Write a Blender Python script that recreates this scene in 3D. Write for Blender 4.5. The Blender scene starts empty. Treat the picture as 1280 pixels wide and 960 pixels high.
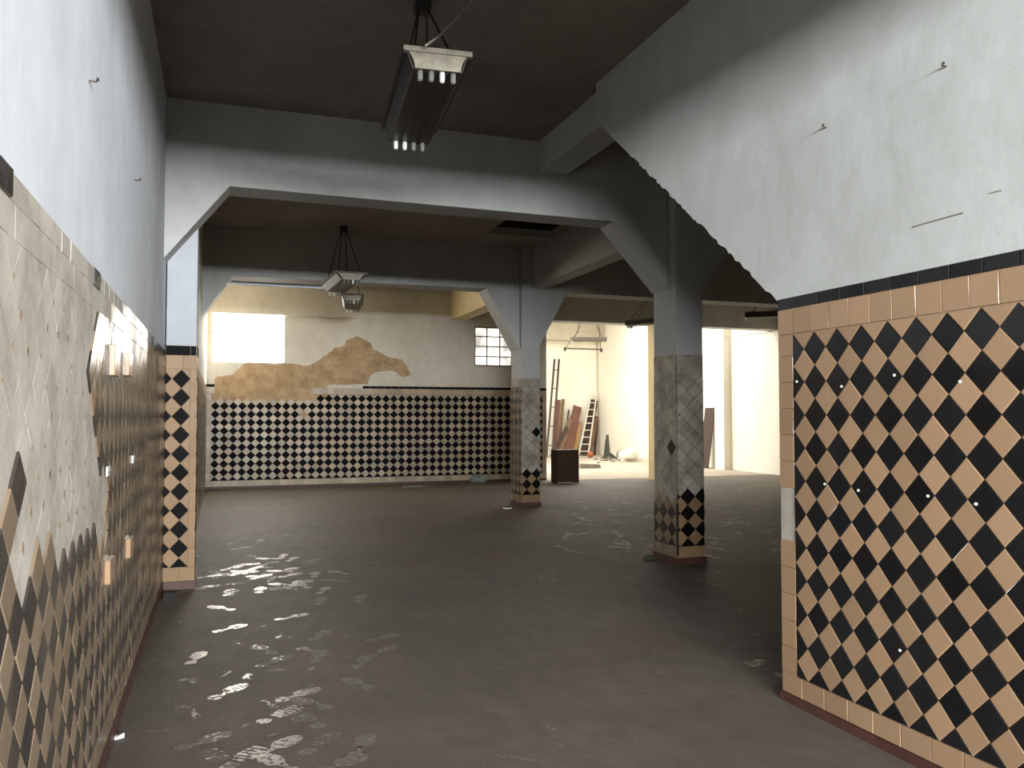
import bpy, bmesh, math, random
from mathutils import Vector, noise as mnoise

S = bpy.context.scene
COL = S.collection
R = random.Random(7)

# ------------------------------------------------------------------ camera
F_PX, CXP, CYP, EYE = 1035.0, 640.0, 480.0, 1.5
YAW = math.atan2(365, 1035.0)
PITCH = math.atan2(40, 1035.0)
FW = Vector((math.sin(YAW) * math.cos(PITCH), math.cos(YAW) * math.cos(PITCH), math.sin(PITCH)))
RT = Vector((math.cos(YAW), -math.sin(YAW), 0))
UP = RT.cross(FW)
cam_d = bpy.data.cameras.new('camera')
cam_d.sensor_fit = 'HORIZONTAL'
cam_d.sensor_width = 36
cam_d.lens = F_PX / 1280 * 36
cam_d.clip_start = 0.05
cam = bpy.data.objects.new('camera', cam_d)
COL.objects.link(cam)
cam.location = (0, 0, EYE)
cam.rotation_euler = FW.to_track_quat('-Z', 'Y').to_euler()
S.camera = cam

# ------------------------------------------------------------------ look
S.view_settings.view_transform = 'Standard'
S.view_settings.look = 'None'
S.view_settings.gamma = 1
S.view_settings.use_curve_mapping = False
S.view_settings.exposure = 0.0
S.cycles.use_denoising = True
S.cycles.max_bounces = 10
S.cycles.diffuse_bounces = 6
S.cycles.glossy_bounces = 4
S.cycles.sample_clamp_indirect = 6
S.cycles.caustics_reflective = False
S.cycles.caustics_refractive = False

# daylight
W = bpy.data.worlds.new('sky')
S.world = W
W.use_nodes = True
W.node_tree.nodes['Background'].inputs[0].default_value = (0.78, 0.88, 1.0, 1)
W.node_tree.nodes['Background'].inputs[1].default_value = 0.4


def area(name, loc, aim, sx, sy, power, col, spread=180):
    d = bpy.data.lights.new(name, 'AREA')
    d.shape = 'RECTANGLE'
    d.size, d.size_y, d.energy, d.color = sx, sy, power, col
    d.spread = math.radians(spread)
    o = bpy.data.objects.new(name, d)
    COL.objects.link(o)
    o.location = loc
    o.rotation_euler = (Vector(aim) - Vector(loc)).to_track_quat('-Z', 'Z').to_euler()
    return o


# the bright street in front of the open shop door behind the photographer
area('street_daylight', (1.5, -11.0, 3.1), (1.5, 0, 2.8), 30, 1.05, 11200, (0.95, 0.98, 1.0), 130)
# daylight through the roof of the rear yard
area('yard_daylight', (10.5, 22.6, 5.35), (10.5, 22.6, 0), 5.4, 7.0, 700, (1.0, 0.95, 0.86))
# and through its open left side
area('yard_side_daylight', (6.85, 22.3, 2.6), (13, 22.3, 2.2), 6.0, 3.6, 520, (1.0, 0.95, 0.86))
WINDOW_GLOW = 36.0

# ------------------------------------------------------------------ helpers


def ray(x, y):
    return FW + RT * ((x - CXP) / F_PX) - UP * ((y - CYP) / F_PX)


def on_floor(x, y, z=0.0):
    d = ray(x, y)
    return Vector((0, 0, EYE)) + d * ((z - EYE) / d.z)


def on_x(x, y, X):
    d = ray(x, y)
    return Vector((0, 0, EYE)) + d * (X / d.x)


def on_y(x, y, Y):
    d = ray(x, y)
    return Vector((0, 0, EYE)) + d * (Y / d.y)


def proj(p):
    v = Vector(p) - Vector((0, 0, EYE))
    d = v.dot(FW)
    if d < 0.05:
        return (-9999, 500)
    return (CXP + F_PX * v.dot(RT) / d, CYP - F_PX * v.dot(UP) / d)


def inside(pt, poly):
    x, y = pt
    r = False
    j = len(poly) - 1
    for i in range(len(poly)):
        xi, yi = poly[i]
        xj, yj = poly[j]
        if (yi > y) != (yj > y) and x < (xj - xi) * (y - yi) / (yj - yi) + xi:
            r = not r
        j = i
    return r


def srgb(r, g, b):
    f = lambda c: (c / 255 / 12.92) if c / 255 <= 0.04045 else ((c / 255 + 0.055) / 1.055) ** 2.4
    return (f(r), f(g), f(b), 1)


def link(o, parent=None):
    COL.objects.link(o)
    if parent is not None:
        o.parent = parent
        o.matrix_parent_inverse = parent.matrix_basis.inverted() if parent.type != 'EMPTY' or parent.get('_w') else o.matrix_parent_inverse
    return o


class MB:
    """collects faces with a material slot and a random number per face"""

    def __init__(s):
        s.v, s.f, s.m, s.r = [], [], [], []

    def face(s, pts, m=0, r=0.5):
        b = len(s.v)
        s.v += [tuple(p) for p in pts]
        s.f.append(list(range(b, b + len(pts))))
        s.m.append(m)
        s.r.append(r)

    def mesh(s, vs, fs, m=0, r=0.5):
        b = len(s.v)
        s.v += [tuple(p) for p in vs]
        for f in fs:
            s.f.append([b + i for i in f])
            s.m.append(m)
            s.r.append(r)

    def box(s, x0, x1, y0, y1, z0, z1, m=0, r=0.5):
        v = [(x0, y0, z0), (x1, y0, z0), (x1, y1, z0), (x0, y1, z0), (x0, y0, z1), (x1, y0, z1), (x1, y1, z1), (x0, y1, z1)]
        s.mesh(v, [(0, 3, 2, 1), (4, 5, 6, 7), (0, 1, 5, 4), (1, 2, 6, 5), (2, 3, 7, 6), (3, 0, 4, 7)], m, r)

    def prism(s, poly, a, b, m=0, r=0.5):
        """poly: list of 3-D points at one end; a, b: offset vectors of the two ends"""
        n = len(poly)
        a, b = Vector(a), Vector(b)
        v = [Vector(p) + a for p in poly] + [Vector(p) + b for p in poly]
        fs = [tuple(range(n))[::-1], tuple(range(n, 2 * n))]
        for i in range(n):
            j = (i + 1) % n
            fs.append((i, j, n + j, n + i))
        s.mesh(v, fs, m, r)

    def bar(s, p, q, w, t, side=(0, 1, 0), m=0, r=0.5):
        """a plank from p to q, w wide along the direction nearest to side, t thick"""
        p, q = Vector(p), Vector(q)
        d = (q - p).normalized()
        a = (Vector(side) - d * d.dot(Vector(side))).normalized()
        n = d.cross(a)
        c = [p + a * (sx * w / 2) + n * (sy * t / 2) for sx, sy in ((-1, -1), (1, -1), (1, 1), (-1, 1))]
        s.prism(c, (0, 0, 0), q - p, m, r)

    def tube(s, pts, rad, n=8, m=0, r=0.5):
        pts = [Vector(p) for p in pts]
        rings = []
        for i, p in enumerate(pts):
            d = (pts[min(i + 1, len(pts) - 1)] - pts[max(i - 1, 0)]).normalized()
            a = d.orthogonal().normalized() if abs(d.z) > 0.9 else d.cross(Vector((0, 0, 1))).normalized()
            b = d.cross(a)
            rr = rad[i] if isinstance(rad, (list, tuple)) else rad
            rings.append([p + (a * math.cos(k * 2 * math.pi / n) + b * math.sin(k * 2 * math.pi / n)) * rr for k in range(n)])
        v = [q for g in rings for q in g]
        fs = []
        for i in range(len(pts) - 1):
            for k in range(n):
                j = (k + 1) % n
                fs.append((i * n + k, i * n + j, (i + 1) * n + j, (i + 1) * n + k))
        fs.append(tuple(range(n))[::-1])
        fs.append(tuple((len(pts) - 1) * n + k for k in range(n)))
        s.mesh(v, fs, m, r)

    def build(s, name, mats, parent=None, kind=None, smooth=False, fix=True):
        me = bpy.data.meshes.new(name)
        me.from_pydata(s.v, [], s.f)
        if not isinstance(mats, (list, tuple)):
            mats = [mats]
        for k in mats:
            me.materials.append(k)
        me.polygons.foreach_set('material_index', s.m)
        at = me.attributes.new('rnd', 'FLOAT', 'FACE')
        at.data.foreach_set('value', s.r)
        if fix:
            bm = bmesh.new()
            bm.from_mesh(me)
            bmesh.ops.recalc_face_normals(bm, faces=bm.faces)
            bm.to_mesh(me)
            bm.free()
        if smooth:
            me.polygons.foreach_set('use_smooth', [True] * len(me.polygons))
        me.update()
        o = bpy.data.objects.new(name, me)
        COL.objects.link(o)
        if parent is not None:
            o.parent = parent
        if kind:
            o['kind'] = kind
        return o


def empty(name, loc=(0, 0, 0), rz=0.0):
    o = bpy.data.objects.new(name, None)
    o.empty_display_size = 0.1
    COL.objects.link(o)
    o.location = loc
    o.rotation_euler = (0, 0, rz)
    return o


def tag(o, label, cat, group=None, kind=None):
    o['label'] = label
    o['category'] = cat
    if group:
        o['group'] = group
    if kind:
        o['kind'] = kind
    return o


def copy_tree(o, parent=None):
    c = o.copy()
    COL.objects.link(c)
    c.parent = parent
    for ch in list(o.children):
        copy_tree(ch, c)
    return c


# ------------------------------------------------------------------ materials


class NT:
    def __init__(s, name):
        s.m = bpy.data.materials.new(name)
        s.m.use_nodes = True
        s.t = s.m.node_tree
        s.b = s.t.nodes['Principled BSDF']
        s.tc = s.t.nodes.new('ShaderNodeNewGeometry')

    def n(s, typ, **k):
        o = s.t.nodes.new('ShaderNode' + typ)
        for a, b in k.items():
            setattr(o, a, b)
        return o

    def l(s, a, b):
        s.t.links.new(a, b)

    def noise(s, scale, detail=4, rough=0.55, stretch=(1, 1, 1), off=(0, 0, 0), dist=0.0):
        mp = s.n('Mapping')
        mp.inputs['Scale'].default_value = stretch
        mp.inputs['Location'].default_value = off
        s.l(s.tc.outputs['Position'], mp.inputs[0])
        o = s.n('TexNoise')
        o.inputs['Scale'].default_value = scale
        o.inputs['Detail'].default_value = detail
        o.inputs['Roughness'].default_value = rough
        o.inputs['Distortion'].default_value = dist
        s.l(mp.outputs[0], o.inputs['Vector'])
        return o.outputs['Fac']

    def ramp(s, fac, stops):
        o = s.n('ValToRGB')
        e = o.color_ramp.elements
        while len(e) < len(stops):
            e.new(0.5)
        for k, (p, c) in zip(e, stops):
            k.position = p
            k.color = c if len(c) == 4 else (*c, 1)
        s.l(fac, o.inputs[0])
        return o.outputs[0]

    def mix(s, fac, a, b, mode='MIX'):
        o = s.n('Mix', data_type='RGBA', blend_type=mode)
        for k, v in ((0, fac), (6, a), (7, b)):
            if hasattr(v, 'default_value') or hasattr(v, 'links'):
                s.l(v, o.inputs[k])
            else:
                o.inputs[k].default_value = v
        return o.outputs[2]

    def math(s, op, a, b=0.0, c=0.0):
        o = s.n('Math', operation=op)
        for k, v in enumerate((a, b, c)):
            if hasattr(v, 'links'):
                s.l(v, o.inputs[k])
            else:
                o.inputs[k].default_value = v
        return o.outputs[0]

    def attr(s, name):
        o = s.n('Attribute', attribute_name=name)
        return o.outputs['Fac']

    def set(s, **k):
        names = dict(color='Base Color', rough='Roughness', metal='Metallic', spec='Specular IOR Level', emit='Emission Color', power='Emission Strength', normal='Normal', coat='Coat Weight')
        for a, v in k.items():
            i = s.b.inputs[names[a]]
            if hasattr(v, 'links'):
                s.l(v, i)
            else:
                i.default_value = v
        return s

    def bump(s, h, strength=0.3, dist=0.01):
        o = s.n('Bump')
        o.inputs['Strength'].default_value = strength
        o.inputs['Distance'].default_value = dist
        s.l(h, o.inputs['Height'])
        s.l(o.outputs[0], s.b.inputs['Normal'])
        return s


def g(v):
    return (v, v, v, 1)


def plain(name, col, rough=0.6, metal=0.0, var=0.25, scale=9.0, bump=0.0, stretch=(1, 1, 1)):
    t = NT(name)
    f = t.noise(scale, 5, 0.6, stretch)
    lo = tuple(c * (1 - var) for c in col[:3]) + (1,)
    hi = tuple(min(1, c * (1 + var)) for c in col[:3]) + (1,)
    t.set(color=t.ramp(f, [(0.3, lo), (0.7, hi)]), rough=rough, metal=metal)
    if bump:
        t.bump(t.noise(scale * 3, 5), bump, 0.01)
    return t.m


def paint(name, base, dirt, amount=0.5, streak=(1, 1, 0.7)):
    """old wall paint with broad grey stains"""
    t = NT(name)
    a = t.noise(1.1, 6, 0.6, streak, (3, 1, 0))
    b = t.noise(6.0, 6, 0.65, streak, (9, 4, 2))
    f = t.math('ADD', t.math('MULTIPLY', a, 0.65), t.math('MULTIPLY', b, 0.35))
    f = t.ramp(f, [(0.40, g(0)), (0.66, g(amount))])
    c = t.mix(f, base, dirt)
    sp = t.ramp(t.noise(38, 3, 0.5, (1, 1, 1), (1, 7, 3)), [(0.70, g(0)), (0.78, g(0.45))])
    c = t.mix(sp, c, dirt)
    t.set(color=c, rough=0.75, spec=0.25)
    t.bump(t.noise(14, 6, 0.6), 0.18, 0.01)
    return t.m


M = {}
M['paint'] = paint('wall_paint', srgb(186, 188, 184), srgb(156, 157, 152), 0.7)  # toned down to stand in for weaker light on the right wall
M['paint_left_lit'] = paint('wall_paint_left_lit', srgb(212, 215, 219), srgb(178, 180, 184), 0.7)  # lightened in colour for the stronger daylight on the left wall
M['paint_beam'] = paint('beam_paint', srgb(184, 185, 182), srgb(154, 152, 146), 0.6)
M['paint_back'] = paint('rear_wall_paint', srgb(222, 217, 203), srgb(178, 168, 148), 0.5)
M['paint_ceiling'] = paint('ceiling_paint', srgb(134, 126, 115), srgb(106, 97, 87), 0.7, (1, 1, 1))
M['paint_yard'] = paint('yard_paint', srgb(242, 238, 226), srgb(226, 219, 202), 0.4)
M['paint_cream'] = paint('cream_paint', srgb(232, 214, 168), srgb(205, 184, 140), 0.5)
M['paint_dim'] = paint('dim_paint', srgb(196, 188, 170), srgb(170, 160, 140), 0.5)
M['paint_ceiling_rear_lit'] = paint('ceiling_paint_rear_lit', srgb(184, 176, 164), srgb(148, 138, 124), 0.6, (1, 1, 1))  # lighter tone stands in for light bounced up from the floor
M['paint_post'] = paint('post_paint', srgb(176, 179, 184), srgb(150, 152, 156), 0.5)
M['hole'] = plain('hole_dark', srgb(40, 36, 32), 0.9)  # even dark colour for the inside of the ceiling opening


def tile_mat(name, base, var, rough, dust, dust_amt, scale=2.2, spec=0.5):
    t = NT(name)
    r = t.attr('rnd')
    hs = t.n('HueSaturation')
    hs.inputs['Color'].default_value = base
    t.l(t.math('MULTIPLY_ADD', r, 2 * var, 1 - var), hs.inputs['Value'])
    d = t.ramp(t.noise(scale, 6, 0.65, (1, 1, 0.5)), [(0.42, g(0)), (0.72, g(dust_amt))])
    t.set(color=t.mix(d, hs.outputs[0], dust), rough=t.math('MULTIPLY_ADD', d, 0.45, rough), spec=spec)
    t.bump(t.noise(9, 2, 0.4), 0.05, 0.01)
    return t.m


M['tile_tan'] = tile_mat('tan_tile', srgb(156, 127, 99), 0.10, 0.16, srgb(140, 115, 88), 0.35)
M['tile_black'] = tile_mat('black_tile', srgb(24, 24, 25), 0.35, 0.12, srgb(70, 66, 60), 0.12)
M['tile_tan_dusty'] = tile_mat('dusty_tan_tile', srgb(134, 115, 94), 0.14, 0.22, srgb(100, 86, 70), 0.7, 3)
M['tile_black_dusty'] = tile_mat('dusty_black_tile', srgb(50, 46, 43), 0.30, 0.22, srgb(92, 82, 70), 0.6, 3)
M['tile_cream_back'] = tile_mat('cream_tile', srgb(174, 159, 137), 0.2, 0.32, srgb(150, 130, 104), 0.3, spec=0.3)
M['tile_black_back'] = tile_mat('matt_black_tile', srgb(17, 17, 17), 0.35, 0.6, srgb(40, 36, 33), 0.1, spec=0.06)
M['tile_tan_matt'] = tile_mat('matt_tan_tile', srgb(143, 116, 86), 0.10, 0.42, srgb(130, 106, 82), 0.3, spec=0.2)
M['grout_black'] = plain('grout_black', srgb(74, 66, 56), 0.95, var=0.3, scale=20)
M['grout'] = plain('grout', srgb(160, 136, 108), 0.9, var=0.25, scale=20)
M['grout_dark'] = plain('grout_dark', srgb(112, 98, 82), 0.9, var=0.25, scale=20)


def mortar(name, base, dark, spots=0.6):
    t = NT(name)
    r = t.attr('rnd')
    hs = t.n('HueSaturation')
    c = t.ramp(t.noise(5, 6, 0.65), [(0.35, dark), (0.62, base)])
    t.l(c, hs.inputs['Color'])
    t.l(t.math('MULTIPLY_ADD', r, 0.14, 0.93), hs.inputs['Value'])
    s = t.ramp(t.noise(26, 4, 0.6, (1, 1, 0.6)), [(0.66, g(0)), (0.74, g(spots))])
    t.set(color=t.mix(s, hs.outputs[0], srgb(70, 60, 50)), rough=0.85, spec=0.2)
    t.bump(t.noise(45, 5, 0.6), 0.4, 0.004)
    return t.m


M['mortar'] = mortar('tile_mortar', srgb(180, 173, 162), srgb(154, 146, 134))
M['mortar_grey'] = mortar('grey_tile_mortar', srgb(176, 168, 152), srgb(134, 125, 112))
M['render'] = mortar('sand_render', srgb(188, 162, 127), srgb(156, 129, 98), 0.3)
M['skirt'] = plain('red_skirting', srgb(74, 46, 38), 0.55, var=0.3)


def floor_mat():
    t = NT('dusty_floor')
    big = t.noise(0.55, 5, 0.6)
    fine = t.noise(7, 6, 0.7, (1, 0.45, 1))
    c = t.ramp(big, [(0.35, srgb(94, 85, 78)), (0.5, srgb(102, 93, 85)), (0.68, srgb(112, 102, 93))])
    c = t.mix(t.ramp(fine, [(0.40, g(0.35)), (0.60, g(0))]), c, srgb(77, 69, 62))
    red = t.ramp(t.noise(0.9, 3, 0.5, (1, 1, 1), (5.3, 2.2, 0)), [(0.58, g(0)), (0.74, g(0.35))])
    c = t.mix(red, c, srgb(108, 84, 74))
    ticks = t.ramp(t.noise(26, 3, 0.5, (0.4, 1.7, 1), (2, 2, 0)), [(0.72, g(0)), (0.76, g(0.5))])
    c = t.mix(ticks, c, srgb(74, 66, 58))
    # rubbed-through scuffs where the smooth cement shows
    sc = t.noise(5.0, 5, 0.75, (1.0, 1.0, 1), (7, 1, 0), 0.6)
    zone = t.noise(0.42, 3, 0.5, (1, 1, 1), (1.5, 8.5, 0))
    m = t.ramp(t.math('MULTIPLY', t.ramp(sc, [(0.62, g(0)), (0.66, g(1))]), t.ramp(zone, [(0.42, g(0)), (0.58, g(1))])), [(0, g(0)), (1, g(1))])
    c = t.mix(t.math('MULTIPLY', m, 0.5), c, srgb(126, 119, 111))
    t.set(color=c, rough=t.math('MULTIPLY_ADD', m, -0.36, 0.68), spec=0.35)
    h = t.math('ADD', fine, t.math('MULTIPLY', t.noise(1.7, 4, 0.6), 2.0))
    t.bump(h, 0.22, 0.02)
    return t.m


def print_mat(name, keep):
    """shoe tread rubbed through the dust: smooth cement broken up by dust"""
    t = NT(name)
    n = t.noise(34, 4, 0.65, (1, 1, 1), (keep, 3, 0))
    m = t.ramp(n, [(keep, g(0)), (keep + 0.06, g(1))])
    t.set(color=t.mix(m, srgb(104, 96, 88), srgb(128, 122, 115)), rough=t.math('MULTIPLY_ADD', m, -0.35, 0.64), spec=0.65)
    t.bump(t.noise(60, 3), 0.06, 0.004)
    return t.m


M['floor'] = floor_mat()
M['print'] = print_mat('rubbed_floor', 0.44)
M['print_faint'] = print_mat('rubbed_floor_faint', 0.55)
M['yard_floor'] = plain('yard_floor', srgb(166, 157, 142), 0.85, var=0.2, scale=1.5, bump=0.2)


def glow_mat(name, base, strength, lo=0.75):
    t = NT(name)
    c = t.ramp(t.noise(2.5, 4, 0.6), [(0.35, tuple(x * lo for x in base[:3])), (0.6, base[:3])])
    t.set(color=g(0.6), rough=0.3, emit=c, power=strength)
    return t.m


M['pane_bright'] = glow_mat('sunlit_glass', (1.0, 0.95, 0.84, 1), WINDOW_GLOW, 0.92)
M['pane_small'] = glow_mat('lit_glass', (1.0, 0.95, 0.84, 1), 1.6, 0.25)
M['frame_white'] = plain('white_frame', srgb(214, 208, 196), 0.5, var=0.1)
M['frame_iron'] = plain('iron_frame', srgb(112, 102, 90), 0.6, var=0.2)
M['lamp_cream'] = plain('lamp_enamel', srgb(150, 143, 126), 0.4, var=0.3, scale=14)
M['lamp_dark'] = plain('lamp_dark', srgb(38, 34, 30), 0.45, var=0.3)
M['lamp_metal'] = plain('lamp_metal', srgb(92, 86, 77), 0.7, 0.1, var=0.35, scale=16)
M['holder'] = plain('lamp_holder', srgb(232, 232, 228), 0.35, var=0.06)
M['holder_grey'] = plain('lamp_holder_grey', srgb(120, 118, 112), 0.4, var=0.1)
M['chain'] = plain('chain', srgb(38, 33, 28), 0.6, 0.3)
M['cord'] = plain('cord', srgb(168, 162, 152), 0.6, var=0.1)
M['wood_dark'] = plain('dark_board', srgb(74, 50, 40), 0.5, var=0.2, scale=4, stretch=(1, 1, 0.2))
M['wood_red'] = plain('red_brown_wood', srgb(104, 66, 52), 0.6, var=0.25, scale=6, stretch=(1, 1, 0.2))
M['wood_mid'] = plain('brown_wood', srgb(112, 86, 62), 0.6, var=0.25, scale=6, stretch=(1, 1, 0.2))
M['wood_pale'] = plain('yellow_wood', srgb(158, 122, 72), 0.6, var=0.25, scale=6, stretch=(1, 1, 0.2))
M['wood_deep'] = plain('deep_brown_wood', srgb(58, 42, 34), 0.6, var=0.25, scale=6, stretch=(1, 1, 0.2))
M['ladder_white'] = plain('ladder_paint', srgb(214, 208, 196), 0.5, var=0.1)
M['stone'] = plain('grey_stone', srgb(120, 112, 98), 0.9, var=0.3, scale=12, bump=0.4)
M['asphalt'] = plain('asphalt', srgb(62, 61, 60), 0.9, var=0.15)
M['green_dark'] = plain('dark_green_canvas', srgb(62, 66, 54), 0.85, var=0.25, scale=10, bump=0.3)
M['orange'] = plain('orange_ball', srgb(160, 84, 52), 0.5, var=0.1)
M['sack'] = plain('pale_sack', srgb(220, 214, 200), 0.8, var=0.12, scale=8, bump=0.3)
M['bag_clear'] = plain('cloudy_plastic', srgb(128, 142, 136), 0.25, var=0.25, scale=14, bump=0.3)
M['paper'] = plain('paper', srgb(232, 230, 224), 0.5, var=0.08)
M['black_box'] = plain('black_plastic', srgb(26, 25, 25), 0.85)
M['steel'] = plain('steel', srgb(96, 88, 78), 0.4, 0.6)
M['scratch'] = plain('scratch', srgb(110, 104, 98), 0.9)
M['white_plug'] = plain('white_plug', srgb(226, 224, 218), 0.5, var=0.05)

# ------------------------------------------------------------------ room shell
XL, XL2 = -0.46, -0.27          # left wall of the near bay and of the rear bays
XR, XR2 = 2.85, 3.15            # pier wall on the right
YF, Y1, YB = -0.7, 7.5, 18.1    # shop front, first cross beam, tiled rear wall
XE = 13.4                       # long white wall on the far right
ZC = 4.2


def shell_box(name, x0, x1, y0, y1, z0, z1, mat, kind='structure'):
    m = MB()
    m.box(x0, x1, y0, y1, z0, z1)
    return m.build(name, mat, kind=kind)


# floor with its shoe prints
fm = MB()
fm.box(-0.8, 13.9, YF - 0.3, 17.95, -0.2, 0.0)
fm.box(-0.8, 6.8, 17.95, 18.4, -0.2, 0.0)


nsole = [0]


def sole(cx, cy, ang, ln=0.29, wd=0.105, m=1, tread=False):
    nsole[0] += 1
    ca, sa = math.cos(ang), math.sin(ang)

    def pt(u, v):
        u += R.uniform(-.005, .005)
        v += R.uniform(-.005, .005)
        return (cx + u * ca - v * sa, cy + u * sa + v * ca, 0.0006 + nsole[0] * 0.00004)
    hb = []
    for k in range(14):                      # ball of the foot
        t = k * 2 * math.pi / 14
        hb.append((0.20 * ln + 0.30 * ln * math.cos(t), wd / 2 * math.sin(t) * (1.0 if math.cos(t) < 0.4 else 0.9)))
    hh = []
    for k in range(10):                      # heel
        t = k * 2 * math.pi / 10
        hh.append((-0.36 * ln + 0.14 * ln * math.cos(t), wd * 0.36 * math.sin(t)))
    if tread:
        n = 6
        for k in range(n):
            u0 = -0.10 * ln + k * 0.6 * ln / n
            w2 = wd / 2 * math.sqrt(max(0.1, 1 - ((u0 + 0.05 * ln - 0.2 * ln) / (0.36 * ln)) ** 2))
            fm.face([pt(u0, -w2), pt(u0 + 0.065 * ln, -w2 * .9), pt(u0 + 0.065 * ln, w2 * .9), pt(u0, w2)], m)
    else:
        fm.face([pt(*q) for q in hb], m)
        fm.face([pt(u, v) for u, v in ((-0.24 * ln, -wd * .17), (-0.06 * ln, -wd * .25), (-0.06 * ln, wd * .1), (-0.24 * ln, wd * .05))], m)
    fm.face([pt(*q) for q in hh], m)


prints = [(276, 760, 1), (288, 785, 1), (366, 771, 1), (400, 794, 2), (398, 820, 2), (245, 822, 1), (286, 864, 1),
          (373, 868, 1), (350, 893, 1), (388, 879, 2), (385, 900, 2), (255, 926, 2), (400, 929, 2), (347, 933, 1),
          (303, 948, 1), (347, 954, 1), (275, 948, 2), (424, 955, 2), (400, 751, 2), (378, 732, 1), (447, 854, 2),
          (453, 827, 2), (478, 814, 2), (303, 685, 2), (325, 676, 2), (390, 701, 2), (419, 726, 2), (450, 748, 2),
          (480, 797, 2), (452, 932, 2), (330, 812, 2), (344, 826, 2)]
for i, (px, py, m) in enumerate(prints):
    p = on_floor(px, py)
    sole(p.x, p.y, math.radians(R.choice((28, 52, 118, 140, 64)) + R.uniform(-14, 14)), m=m, tread=(py > 880 and i % 2 == 0))
for k in range(40):                            # the trodden place by the post
    p = on_floor(R.gauss(322, 38), R.uniform(694, 744))
    sole(p.x, p.y, R.uniform(0.2, 2.9), m=1 if k % 3 else 2)
for k in range(44):                            # thin traffic towards the yard
    p = on_floor(R.uniform(690, 815), R.uniform(612, 690))
    sole(p.x, p.y, R.uniform(0.6, 2.5), m=2)
for k in range(26):
    p = on_floor(R.uniform(885, 970), R.uniform(612, 700))
    sole(p.x, p.y, R.uniform(0.6, 2.5), m=2)
fm.build('floor', [M['floor'], M['print'], M['print_faint']], kind='structure', fix=False)
m = MB()
m.box(6.8, 14.1, 17.95, 29.9, -0.2, 0.0)
m.build('floor_yard', M['yard_floor'], kind='structure')

m = MB()
m.box(-14, 16, -14, YF - 0.3, -0.25, -0.05)
m.build('pavement_blocker', M['asphalt'], kind='structure')  # unseen ground, added to block sky light from below the horizon

# ceilings, with the dark opening beside the long beam
m = MB()
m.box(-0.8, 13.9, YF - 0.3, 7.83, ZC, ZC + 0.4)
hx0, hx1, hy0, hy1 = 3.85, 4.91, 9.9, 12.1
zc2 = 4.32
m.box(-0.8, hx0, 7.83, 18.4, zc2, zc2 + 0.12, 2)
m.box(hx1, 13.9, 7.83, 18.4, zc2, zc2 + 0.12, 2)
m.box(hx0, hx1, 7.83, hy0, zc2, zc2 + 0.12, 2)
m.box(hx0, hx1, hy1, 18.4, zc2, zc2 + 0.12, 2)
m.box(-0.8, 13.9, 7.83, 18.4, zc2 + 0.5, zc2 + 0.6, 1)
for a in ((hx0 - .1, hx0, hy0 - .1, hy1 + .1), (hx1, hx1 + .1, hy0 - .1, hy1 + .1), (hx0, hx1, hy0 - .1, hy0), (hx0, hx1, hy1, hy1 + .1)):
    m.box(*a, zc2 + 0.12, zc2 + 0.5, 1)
m.build('ceiling', [M['paint_ceiling'], M['hole'], M['paint_ceiling_rear_lit']], kind='structure')

# left wall (thin step outwards behind the first post)
wl = shell_box('wall_left', -0.8, XL, YF, 8.2, 0, 4.7, M['paint_left_lit'])
wl2 = shell_box('wall_left_rear', -0.8, XL2, 8.2, 18.4, 0, 4.7, M['paint_back'])

# right pier wall with its sloping haunch and chipped edge
prof = [(YF, 0), (3.73, 0), (3.73, 2.09)]
N = 90
for k in range(N + 1):
    t = k / N
    y, z = 3.74 + (6.03 - 3.74) * t, 2.12 + (3.89 - 2.12) * t
    j = R.uniform(-0.007, 0.007) if 0 < t < 0.75 else 0
    prof.append((y - j, z + j))
prof += [(6.03, ZC + 0.02), (YF, ZC + 0.02)]
m = MB()
m.prism([(XR, y, z) for y, z in prof], (0, 0, 0), (XR2 - XR, 0, 0))
wr = m.build('wall_right', M['paint'], kind='structure')

# tiled rear wall with two window openings
W1 = (-0.19, 1.30, 2.59, 3.66)
W2 = (5.48, 6.42, 2.64, 3.56)
xb1 = 7.24
m = MB()
yb0, yb1 = YB, YB + 0.28
xs = [XL2 - .3, W1[0], W1[1], W2[0], W2[1], xb1]
zt = 4.66
m.box(xs[0], xs[1], yb0, yb1, 0, zt)
m.box(xs[2], xs[3], yb0, yb1, 0, 4.235)
m.box(xs[2] + 1.3, xs[3], yb0, yb1, 4.235, zt)
m.box(xs[4], xs[5], yb0, yb1, 0, zt)
for w in (W1, W2):
    m.box(w[0], w[1], yb0, yb1, 0, w[2])
m.box(W1[0], W1[1], yb0, yb1, W1[3], 4.235)
m.box(W2[0], W2[1], yb0, yb1, W2[3], zt)
wb = m.build('wall_back', M['paint_back'], kind='structure')
# cross beam built flush into the top of the rear wall
m = MB()
m.box(XL2, xb1, YB - 0.035, YB, 3.63, 4.235)
m.build('trim_rear_beam', M['paint_back'], parent=wb)

# exposed sand render where the plaster fell off
pz = [(80, 525), (98, 466), (130, 462), (170, 456), (196, 432), (225, 406), (262, 412), (300, 408), (340, 418), (380, 410), (430, 414),
      (470, 424), (500, 412), (530, 396), (560, 372), (592, 347), (632, 338), (640, 316), (660, 306), (682, 298), (705, 308), (740, 326), (748, 350), (775, 366),
      (820, 388), (868, 394), (885, 420), (903, 456), (885, 466), (868, 468), (850, 452), (825, 441), (790, 442), (750, 452), (735, 470), (728, 498),
      (560, 500), (545, 545), (470, 560), (300, 575), (80, 575)]
pp = [(on_y(240 + x / 3.31, 330 + y / 3.31, YB)) for x, y in pz]
fine = []
for i, p in enumerate(pp):
    q = pp[(i + 1) % len(pp)]
    n = max(1, int((q - p).length / 0.05))
    for k in range(n):
        s = p.lerp(q, k / n)
        fine.append(Vector((s.x + R.uniform(-.012, .012), YB, s.z + R.uniform(-.012, .012))))
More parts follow.
